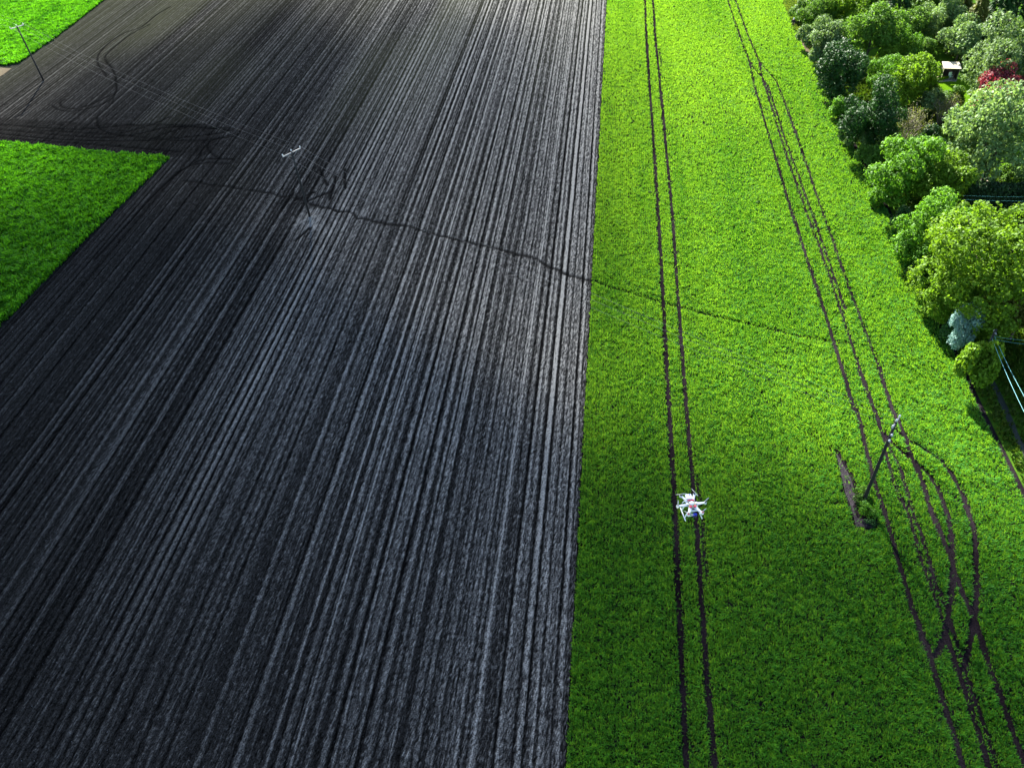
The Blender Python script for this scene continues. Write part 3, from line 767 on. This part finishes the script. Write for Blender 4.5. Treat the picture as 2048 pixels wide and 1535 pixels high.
# ------------------------------------------------------------------ garden things
M['cream'] = solid('cream_roof_sheet', (0.42, 0.37, 0.26), 0.6)
M['darkwood'] = solid('dark_stained_wood', (0.035, 0.03, 0.028), 0.8)
M['greywood'] = solid('grey_wood', (0.22, 0.20, 0.18), 0.8)
M['palewood'] = solid('pale_plank', (0.50, 0.40, 0.30), 0.7)
M['paleplastic'] = solid('pale_blue_plastic', (0.48, 0.66, 0.64), 0.4)
M['terracotta'] = solid('pale_pink_pot', (0.62, 0.44, 0.38), 0.8)
p = G(1896, 163)
sh = empty('garden_shelter', (p[0], p[1], 0.035), R(-6), 'open-fronted dark wooden garden shelter with a cream flat roof among the trees', 'shelter')
sh.scale = (0.62, 0.8, 0.85)
MB().box((0, 0.9, 2.42), (3.9, 2.6, 0.1), rx=R(5), bev=0.02).build('roof', M['cream'], sh)
mb = MB()
for k in range(16): mb.box((-1.7+k*0.2267, 2.0, 1.1), (0.215, 0.03, 2.2))
mb.build('back_wall', M['darkwood'], sh)
for s_ in (-1, 1):
    mb = MB()
    for k in range(7): mb.box((s_*1.75, 0.35+k*0.24, 1.1), (0.03, 0.23, 2.2))
    mb.build('side_wall', M['darkwood'], sh)
    MB().box((s_*1.75, 0.0, 1.13), (0.1, 0.1, 2.26), bev=0.01).build('post', M['palewood' if s_ < 0 else 'greywood'], sh)
MB().box((0, 0.9, 0.06), (3.5, 2.1, 0.08)).build('deck', M['greywood'], sh)
def chair(loc, rz, label):
    o = empty('garden_chair', loc, rz, label, 'chair')
    MB().box((0, 0, 0.43), (0.48, 0.46, 0.04), bev=0.015).build('seat', M['paleplastic'], o)
    MB().box((0, 0.23, 0.72), (0.48, 0.04, 0.5), rx=R(-12), bev=0.015).build('backrest', M['paleplastic'], o)
    for x in (-0.2, 0.2):
        for y in (-0.19, 0.19): MB().tube([(x, y, 0.42), (x*1.15, y*1.15, 0)], [0.02, 0.016], 6).build('leg', M['paleplastic'], o)
        MB().box((x*1.15, 0, 0.64), (0.05, 0.42, 0.03), bev=0.01).build('armrest', M['paleplastic'], o)
chair((p[0]+0.3, p[1]+0.5, 0.12), R(10), 'pale blue-green plastic chair inside the garden shelter')
p = G(1869, 160)
po = empty('planter', (p[0], p[1], 0.035), 0, 'pale pink planter at the left front corner of the garden shelter', 'planter')
MB().lathe((0, 0, 0), [(0.22, 0), (0.33, 0.42), (0.36, 0.42), (0.36, 0.5), (0.31, 0.5), (0.30, 0.42)], 16).build('pot', M['terracotta'], po)
PV, PF, PT, _ = crown_np(77, 0.34, 0.26, 6, 50, 6, 0.1, 0.09)
pm = mesh_np('foliage', PV+[0, 0, 0.66], PF, {'tint': PT}); pm.materials.append(M['mid']); link('foliage', pm, po)
a, b = G(1875, 163)[:2], G(1892, 162)[:2]
fb = empty('flower_bed', (a[0], a[1], 0.035), math.atan2(b[1]-a[1], b[0]-a[0]), 'low green bed along the front of the garden shelter', 'plant bed')
PV, PF, PT, _ = crown_np(78, 1.0, 0.35, 12, 160, 7, 0.13, 0.14)
pm = mesh_np('foliage', PV*[1, 0.35, 1]+[0.9, 0, 0.34], PF, {'tint': PT}); pm.materials.append(M['yellow']); link('foliage', pm, fb)
MB().box((0.9, 0, 0.05), (2.2, 0.7, 0.12), bev=0.02).build('edging', M['greywood'], fb)
def bench(loc, rz, label, top, fr):
    o = empty('garden_bench', loc, rz, label, 'bench')
    mb = MB()
    for k in range(3): mb.box((0, -0.14+k*0.14, 0.44), (1.5, 0.12, 0.035), bev=0.006)
    mb.build('seat', M[top], o)
    mb = MB()
    for k in range(2): mb.box((0, 0.25+0.03*k, 0.62+0.16*k), (1.5, 0.03, 0.12), rx=R(-10))
    mb.build('backrest', M[fr], o)
    for x in (-0.62, 0.62):
        MB().box((x, -0.16, 0.21), (0.07, 0.07, 0.42)).build('leg', M[fr], o)
        MB().box((x, 0.22, 0.42), (0.07, 0.06, 0.84)).build('leg', M[fr], o)
p = G(1972, 370)
bench((p[0], p[1], 0.035), R(4), 'dark garden bench with pale seat planks under the forked trunk', 'palewood', 'darkwood')
p = G(1912, 256)
bench((p[0], p[1], 0.035), R(-38), 'weathered grey garden bench left of the round silver-green tree', 'greywood', 'greywood')

# ------------------------------------------------------------------ power line
POLE_H = 9.3
mid_dir = np.array(BASE_C[:2])-np.array(BASE_B[:2])
HEAD = []
def pole_thing(base, top_px, label, arm_len, lift=0.0, stay=False):
    top = G(*top_px, POLE_H)
    d = mid_dir/np.linalg.norm(mid_dir)
    n = np.array([-d[1], d[0]])
    o = empty('utility_pole', (base[0], base[1], 0.0), 0, label, 'utility pole', 'poles of the overhead line')
    tx, ty = top[0]-base[0], top[1]-base[1]
    tx, ty = float(np.clip(tx, -0.25, 0.25)), float(np.clip(ty, -0.25, 0.25))
    MB().tube([(0, 0, 0), (tx*.3, ty*.3, POLE_H*.33), (tx*.65, ty*.65, POLE_H*.66), (tx, ty, POLE_H)], [0.15, 0.135, 0.12, 0.105], 12).build('pole', M['pole'], o)
    ang = math.atan2(n[1], n[0])
    MB().box((tx, ty, POLE_H-0.15), (arm_len, 0.1, 0.12), rz=ang, bev=0.01).build('crossarm', M['galv'], o)
    heads = []
    for u in (-0.48, 0.0, 0.48):
        c = (tx+n[0]*arm_len*u, ty+n[1]*arm_len*u, POLE_H-0.09 if u else POLE_H)
        MB().lathe(c, [(0.02, 0), (0.03, 0.06), (0.085, 0.08), (0.05, 0.13), (0.085, 0.15), (0.05, 0.20), (0.075, 0.22), (0.03, 0.27)], 10).build('insulator', M['ins'], o)
        heads.append((base[0]+c[0], base[1]+c[1], c[2]+0.25))
    for u in (-1, 1):
        MB().tube([(tx*.93, ty*.93, POLE_H-0.75), (tx+n[0]*arm_len*0.3*u, ty+n[1]*arm_len*0.3*u, POLE_H-0.21)], 0.018, 6).build('brace', M['galv'], o)
    HEAD.append(heads)
    return o, tx, ty
pole_thing(BASE_B, (34, 46), 'farthest dark utility pole at the upper left against the green crop', 2.3)
pole_thing(BASE_A, (582, 304), 'dark utility pole standing in the middle of the ploughed soil with a pale crossarm', 2.6)
oc, tx, ty = pole_thing(BASE_C, (1792, 843), 'nearest dark utility pole standing in the green crop among wheel tracks', 1.3)
for k, z in enumerate((8.2, 7.6)):
    MB().box((tx*.85, ty*.85-0.2, z), (0.09, 0.42, 0.07), rz=R(-20)).build('bracket', M['galv'], oc)
    MB().lathe((tx*.85-0.12, ty*.85-0.36, z+0.03), [(0.02, 0), (0.08, 0.03), (0.045, 0.09), (0.08, 0.11), (0.03, 0.17)], 10).build('insulator', M['ins'], oc)
MB().box((-0.05, -0.28, 0.25), (0.3, 0.22, 0.5), rz=R(15), bev=0.02).build('footing', M['concrete'], oc)
def wire(name, a, b, sag, rad, mat, label, group):
    a, b = Vector(a), Vector(b)
    pts = []
    for i in range(33):
        t = i/32; q = a.lerp(b, t); q.z -= sag*4*t*(1-t); pts.append(q)
    mid = pts[16].copy()
    o = MB().tube([q-a for q in pts], rad, 5).build(name, mat, None, a)
    return tag(o, label, 'wire', group)
names = ('outer wire on the far side of', 'middle wire of', 'outer wire on the near side of')
far = [tuple(np.array(HEAD[0][i])+np.array([-mid_dir[0], -mid_dir[1], 0])*0.55) for i in range(3)]
beyond = [tuple(np.array(HEAD[2][i])+np.array([*(G(2180, 1085, 9.0)[:2]-np.array(HEAD[2][1][:2])), 0])*1.4) for i in range(3)]
wlab = ['left', 'middle', 'right']
for i in range(3):
    wire('overhead_wire', HEAD[0][i], HEAD[1][i], 1.1, 0.0055, M['wire'], f'{names[i]} the span between the two left utility poles', 'overhead wires of the pole line')
    wire('overhead_wire', HEAD[1][i], HEAD[2][i], 1.9, 0.008, M['wire'], f'{names[i]} the long span to the nearest pole', 'overhead wires of the pole line')
    wire('overhead_wire', HEAD[0][i], far[i], 0.9, 0.0055, M['wire'], f'{names[i]} the span left of the farthest pole', 'overhead wires of the pole line')
    wire('overhead_wire', HEAD[2][i], beyond[i], 0.6, 0.004, M['wire'], f'{names[i]} the span right of the nearest pole', 'overhead wires of the pole line')
# service cables meeting behind the silver shrub
zc = 5.0
kp = G(1990, 664, zc)
kd = -kp[:2]/np.linalg.norm(kp[:2])
plant('shrub_b', 0, 0, 1.9, 'yellow', 'yellow-green bush hanging over the start of the blue-green cables', 'shrub', g2, sq=1.5, at=(kp[0]+kd[0]*1.7, kp[1]+kd[1]*1.7))
po = empty('utility_pole', (kp[0], kp[1], 0), 0, 'utility pole hidden in the largest tree, carrying the blue-green cables', 'utility pole')
MB().tube([(0, 0, 0), (0, 0, 3.5), (0, 0, zc+0.3)], [0.14, 0.125, 0.10], 12).build('pole', M['pole'], po)
MB().box((0, 0, zc), (0.12, 0.6, 0.1), bev=0.01).build('crossarm', M['galv'], po)
for (a, b, lb) in (((1988, 672), (2120, 680), 'upper of two blue-green cables leading right from the silver shrub'),
                   ((1988, 678), (2120, 689), 'lower of two blue-green cables leading right from the silver shrub')):
    wire('service_cable', G(*a, zc), G(*b, zc), 0.25, 0.010, M['cable'], lb, 'service cables')
for (a, b, lb) in (((1984, 676), (2092, 905), 'left one of two blue-green cables running down the dark verge'),
                   ((1990, 674), (2102, 880), 'right one of two blue-green cables running down the dark verge')):
    wire('service_cable', G(*a, zc), G(*b, zc), 0.3, 0.017, M['cable'], lb, 'service cables')
for (a, b, lb) in (((1925, 391), (2130, 393), 'upper thin wire crossing in front of the dark hedge'),
                   ((1925, 399), (2130, 402), 'lower thin wire crossing in front of the dark hedge')):
    wire('service_cable', G(*a, 5.5), G(*b, 5.5), 0.1, 0.005, M['cable'], lb, 'service cables')

# ------------------------------------------------------------------ hexacopter hovering between camera and crop
M['dronewhite'] = solid('white_plastic', (0.82, 0.83, 0.85), 0.35, var=0.03)
M['dronered'] = solid('red_anodised', (0.62, 0.05, 0.09), 0.35, var=0.1)
M['dronepcb'] = solid('gold_circuit_board', (0.60, 0.50, 0.26), 0.5)
M['droneblack'] = solid('black_plastic', (0.02, 0.02, 0.025), 0.4)
M['droneblue'] = solid('blue_anodised', (0.02, 0.04, 0.55), 0.35)
M['dronegrey'] = solid('grey_propeller', (0.30, 0.32, 0.30), 0.4)
def drone():
    d = (1383-1024)/FPX*C_R - (1008-767.5)/FPX*C_U + C_F
    c = C_O + d*16.0
    # image-right and image-down laid on the level plane
    ang = math.atan2(C_R[1], C_R[0]) + R(8)
    o = empty('hexacopter', tuple(c), ang, 'white six-armed camera drone hovering above the green crop', 'drone')
    o.rotation_euler = (R(-3), R(2), ang)
    mb = MB()
    for z in (-0.022, 0.022): mb.lathe((0, 0, z), [(0.105, -0.002), (0.105, 0.002)], 6)
    mb.box((0, 0, 0), (0.09, 0.09, 0.035), bev=0.004)
    mb.build('frame_plate', M['dronepcb'], o)
    for k in range(6):
        a = R(60*k); u = Vector((math.cos(a), math.sin(a), 0)); v_ = Vector((-u.y, u.x, 0))
        am = M['dronewhite']
        mb = MB()
        mb.box(tuple(u*0.19), (0.25, 0.038, 0.026), rz=a, bev=0.006)
        for s_ in (-1, 1): mb.tube([u*0.07+v_*0.035*s_, u*0.20+v_*0.018*s_, u*0.30+v_*0.012*s_], 0.010, 6)
        mb.tube([u*0.30+Vector((0, 0, -0.03)), u*0.30+Vector((0, 0, 0.018))], 0.030, 12)
        arm = mb.build('arm', am, o)
        MB().box(tuple(u*0.095+Vector((0, 0, 0.032))), (0.05, 0.055, 0.018), rz=a, bev=0.004).build('arm_clamp', M['dronered'] if k in (1, 4, 5) else M['dronewhite'], o)
        mo = MB().lathe(tuple(u*0.30+Vector((0, 0, 0.016))), [(0.020, 0), (0.024, 0.004), (0.024, 0.022), (0.012, 0.028), (0.006, 0.045)], 12).build('motor', M['dronered'] if k in (4, 5) else M['droneblack'], o)
        mo.location = (0, 0, 0)
        pb = MB(); pa = R(37+71*k)
        q = u*0.30+Vector((0, 0, 0.058))
        for s_ in (0, math.pi):
            e = Vector((math.cos(pa+s_), math.sin(pa+s_), 0)); g = Vector((-e.y, e.x, 0))
            vs = []
            for (rr, cw, tw) in ((0.008, 0.010, 0.5), (0.04, 0.022, 0.42), (0.08, 0.020, 0.3), (0.118, 0.008, 0.2)):
                vs.append((q+e*rr+g*cw/2+Vector((0, 0, cw*tw/2)), q+e*rr-g*cw/2-Vector((0, 0, cw*tw/2))))
            for (A, B), (Cc, Dd) in zip(vs, vs[1:]):
                top = [pb.bm.verts.new(x+Vector((0, 0, 0.0015))) for x in (A, B, Dd, Cc)]; bot = [pb.bm.verts.new(x-Vector((0, 0, 0.0015))) for x in (A, B, Dd, Cc)]
                pb.bm.faces.new(top); pb.bm.faces.new(bot[::-1])
                for i in range(4): pb.bm.faces.new((top[i], bot[i], bot[(i+1) % 4], top[(i+1) % 4]))
        pb.lathe(tuple(q-Vector((0, 0, 0.006))), [(0.012, 0), (0.012, 0.01), (0.004, 0.016)], 10)
        pb.build('propeller', M['dronegrey'], mo)
    MB().box((-0.015, 0.165, 0.055), (0.13, 0.135, 0.045), rz=R(-4), bev=0.01).build('battery_pack', M['dronewhite'], o)
    MB().box((-0.02, 0.075, 0.045), (0.10, 0.02, 0.03), bev=0.004).build('battery_strap', M['dronered'], o)
    MB().lathe((0.01, 0.20, 0.078), [(0.013, 0), (0.013, 0.006)], 12).build('button', M['droneblue'], o)
    MB().lathe((0, 0, 0.03), [(0.05, 0), (0.055, 0.012), (0.04, 0.03), (0.015, 0.035)], 16).build('canopy', M['dronewhite'], o)
    MB().tube([(-0.07, 0.02, 0.03), (-0.14, 0.07, 0.05), (-0.19, 0.05, 0.02)], 0.008, 6).build('cable', M['dronewhite'], o)
    for s_ in (-1, 1):       # landing gear arches
        for y in (0.06, -0.14):
            MB().tube([(s_*0.06, y, -0.03), (s_*0.11, y-0.01, -0.05), (s_*0.15, y-0.02, -0.12), (s_*0.175, y-0.025, -0.21)], [0.016, 0.016, 0.015, 0.013], 8).build('landing_leg', M['dronewhite'], o)
        MB().tube([(s_*0.18, -0.24, -0.215), (s_*0.178, 0.12, -0.215)], 0.013, 8).build('landing_skid', M['dronewhite'], o)
    g = MB(); g.box((0, -0.13, -0.05), (0.20, 0.05, 0.02), bev=0.004); g.tube([(-0.09, -0.15, -0.06), (-0.09, -0.19, -0.13), (0.06, -0.19, -0.13)], 0.010, 6)
    g.build('gimbal', M['dronewhite'], o)
    ca = MB().box((0.02, -0.20, -0.11), (0.085, 0.06, 0.065), bev=0.008).build('camera', M['droneblue'], o)
    MB().lathe((0.02, -0.228, -0.115), [(0.026, 0), (0.026, 0.035), (0.018, 0.04)], 14, axis=(-0.1, -1, -0.5)).build('lens', M['droneblack'], ca)
    MB().box((-0.02, -0.03, -0.05), (0.10, 0.09, 0.03), bev=0.004).build('receiver', M['droneblack'], o)
drone()

# ------------------------------------------------------------------ walker on the path
M['skin'] = solid('skin', (0.50, 0.30, 0.22), 0.5, var=0.05)
M['navy'] = solid('dark_jacket', (0.014, 0.013, 0.022), 0.85)
M['trouser'] = solid('dark_trousers', (0.020, 0.018, 0.022), 0.85)
M['cap'] = solid('pale_blue_cap', (0.48, 0.62, 0.78), 0.7)
def skinned(name, joints, edges, mat, parent, root=0, sub=2):
    bm = bmesh.new(); L = bm.verts.layers.skin.verify()
    vs = []
    for i, (p, r_) in enumerate(joints):
        v_ = bm.verts.new(p); v_[L].radius = (r_, r_) if not hasattr(r_, '__len__') else r_
        v_[L].use_root = (i == root); vs.append(v_)
    for a, b in edges: bm.edges.new((vs[a], vs[b]))
    me = bpy.data.meshes.new(name); bm.to_mesh(me); bm.free(); me.materials.append(mat)
    o = link(name, me, parent)
    o.modifiers.new('skin', 'SKIN').use_smooth_shade = True
    s = o.modifiers.new('sub', 'SUBSURF'); s.levels = sub; s.render_levels = sub
    return o
def walker():
    p = G(1584, 58)
    o = empty('person', (p[0], p[1], 0.045), R(168), 'person in a dark jacket and pale blue cap walking on the earth path', 'person')
    J = []; E = []
    def add(p, r_, par=None):
        J.append((p, r_)); i = len(J)-1
        if par is not None: E.append((par, i))
        return i
    pel = add((0, 0, 0.96), (0.135, 0.10)); ab = add((0, 0.01, 1.10), (0.13, 0.095), pel); ch = add((0, 0.0, 1.30), (0.155, 0.105), ab)
    up = add((0, -0.01, 1.43), (0.10, 0.08), ch); nk = add((0, 0.01, 1.51), 0.055, up); hd0 = add((0, 0.025, 1.58), 0.075, nk); hd = add((0, 0.03, 1.66), (0.080, 0.098), hd0); ht = add((0, 0.02, 1.735), (0.06, 0.075), hd)
    add((0, 0.125, 1.645), 0.014, hd)
    for s_ in (-1, 1): add((s_*0.083, 0.02, 1.64), 0.016, hd)
    for s_ in (-1, 1):
        f = 0.20*s_
        hip = add((s_*0.09, 0, 0.90), 0.088, pel); kn = add((s_*0.095, f*0.55+0.04, 0.50), 0.058, hip); an = add((s_*0.095, f*1.15-0.02, 0.09), 0.040, kn); he = add((s_*0.095, f*1.15+0.04, 0.045), 0.038, an); add((s_*0.10, f*1.15+0.16, 0.04), 0.034, he)
        sh_ = add((s_*0.185, 0, 1.40), 0.062, up); el = add((s_*0.235, -f*0.35-0.03, 1.13), 0.045, sh_); wr = add((s_*0.24, -f*0.7+0.08, 0.90), 0.030, el); pa = add((s_*0.24, -f*0.8+0.11, 0.83), (0.018, 0.036), wr)
        for k in range(4):
            y = -f*0.8+0.082+0.019*k
            k1 = add((s_*0.243, y+0.004, 0.785-0.003*abs(k-1.5)), 0.009, pa); k2 = add((s_*0.236, y+0.008, 0.755), 0.008, k1); add((s_*0.226, y+0.010, 0.732+0.004*abs(k-1.5)), 0.007, k2)
        t1 = add((s_*0.232, -f*0.8+0.155, 0.835), 0.010, wr); add((s_*0.228, -f*0.8+0.172, 0.80), 0.008, t1)
    skinned('body', J, E, M['skin'], o)
    # jacket
    J2 = [((0, 0, 0.90), (0.165, 0.13)), ((0, 0.01, 1.10), (0.155, 0.12)), ((0, 0, 1.30), (0.18, 0.13)), ((0, -0.01, 1.44), (0.125, 0.105)), ((0, 0.005, 1.50), 0.075)]
    E2 = [(0, 1), (1, 2), (2, 3), (3, 4)]
    for s_ in (-1, 1):
        f = 0.20*s_; b = len(J2)
        J2 += [((s_*0.185, 0, 1.40), 0.078), ((s_*0.235, -f*0.35-0.03, 1.13), 0.062), ((s_*0.24, -f*0.68+0.075, 0.915), 0.048)]
        E2 += [(3, b), (b, b+1), (b+1, b+2)]
    skinned('jacket', J2, E2, M['navy'], o, root=0)
    J3 = [((0, 0, 0.97), (0.15, 0.115))]; E3 = []
    for s_ in (-1, 1):
        f = 0.20*s_; b = len(J3)
        J3 += [((s_*0.09, 0, 0.88), 0.102), ((s_*0.095, f*0.55+0.04, 0.50), 0.076), ((s_*0.095, f*1.12-0.02, 0.12), 0.060)]
        E3 += [(0, b), (b, b+1), (b+1, b+2)]
    skinned('trousers', J3, E3, M['trouser'], o)
    for s_ in (-1, 1):
        f = 0.20*s_
        MB().box((s_*0.097, f*1.15+0.07, 0.05), (0.10, 0.28, 0.095), bev=0.03).build('shoe', M['droneblack'], o)
    mb = MB(); mb.lathe((0, 0.022, 1.675), [(0.098, -0.01), (0.104, 0.02), (0.09, 0.07), (0.05, 0.10), (0.01, 0.108)], 16)
    mb.box((0, 0.135, 1.675), (0.14, 0.10, 0.012), rx=R(-8), bev=0.004)
    mb.build('cap', M['cap'], o)
    for s_ in (-1, 1): MB().lathe((s_*0.033, 0.118, 1.655), [(0.004, -0.004), (0.011, 0.0), (0.004, 0.004)], 8, axis=(0, 1, 0)).build('eye', M['droneblack'], o)
    MB().box((0, 0.118, 1.605), (0.05, 0.012, 0.010), bev=0.003).build('mouth', M['dronered'], o)
walker()

# ------------------------------------------------------------------ unseen clouds added and shaped to lay soft shade over near ground and left soil
def shade_cloud(cx, cy, rx, ry, rz, alt, opt, rot=0.0, name='shade_cloud'):
    c = np.array([cx, cy, 0]) + SUN_V*(alt/SUN_V[2])
    bm = bmesh.new(); bmesh.ops.create_icosphere(bm, subdivisions=5, radius=1.0)
    for v_ in bm.verts:
        q = np.array(v_.co); k = 1+0.10*math.sin(5*q[0]+1)*math.sin(4*q[1]+2)+0.05*math.sin(11*q[0]+7*q[1])
        tp = max(0.0, 1-q[0]**2-q[1]**2)     # thick in the middle, thinning to a soft rim
        v_.co = Vector((q[0]*rx*k, q[1]*ry*k, (1 if q[2] > 0 else -1)*rz*k*tp**1.3))
    m, t, out = new_mat('shade_cloud_vapour')
    vp = N(t, 'ShaderNodeVolumePrincipled', ins={'Color': (0.95, 0.96, 0.98, 1), 'Density': opt})
    t.links.new(vp.outputs[0], out.inputs['Volume'])
    me = bpy.data.meshes.new(name); bm.to_mesh(me); bm.free(); me.materials.append(m)
    o = link(name, me, None, tuple(c))
    o.rotation_euler = (0, 0, rot)
    return tag(o, kind='structure')
SHADE_CLOUD = True
if SHADE_CLOUD:
    shade_cloud(-16, 0, 145, 58, 30, 420.0, 0.036, math.atan2(-0.43, 0.9))
    shade_cloud(-44, 78, 60, 88, 26, 430.0, 0.024)
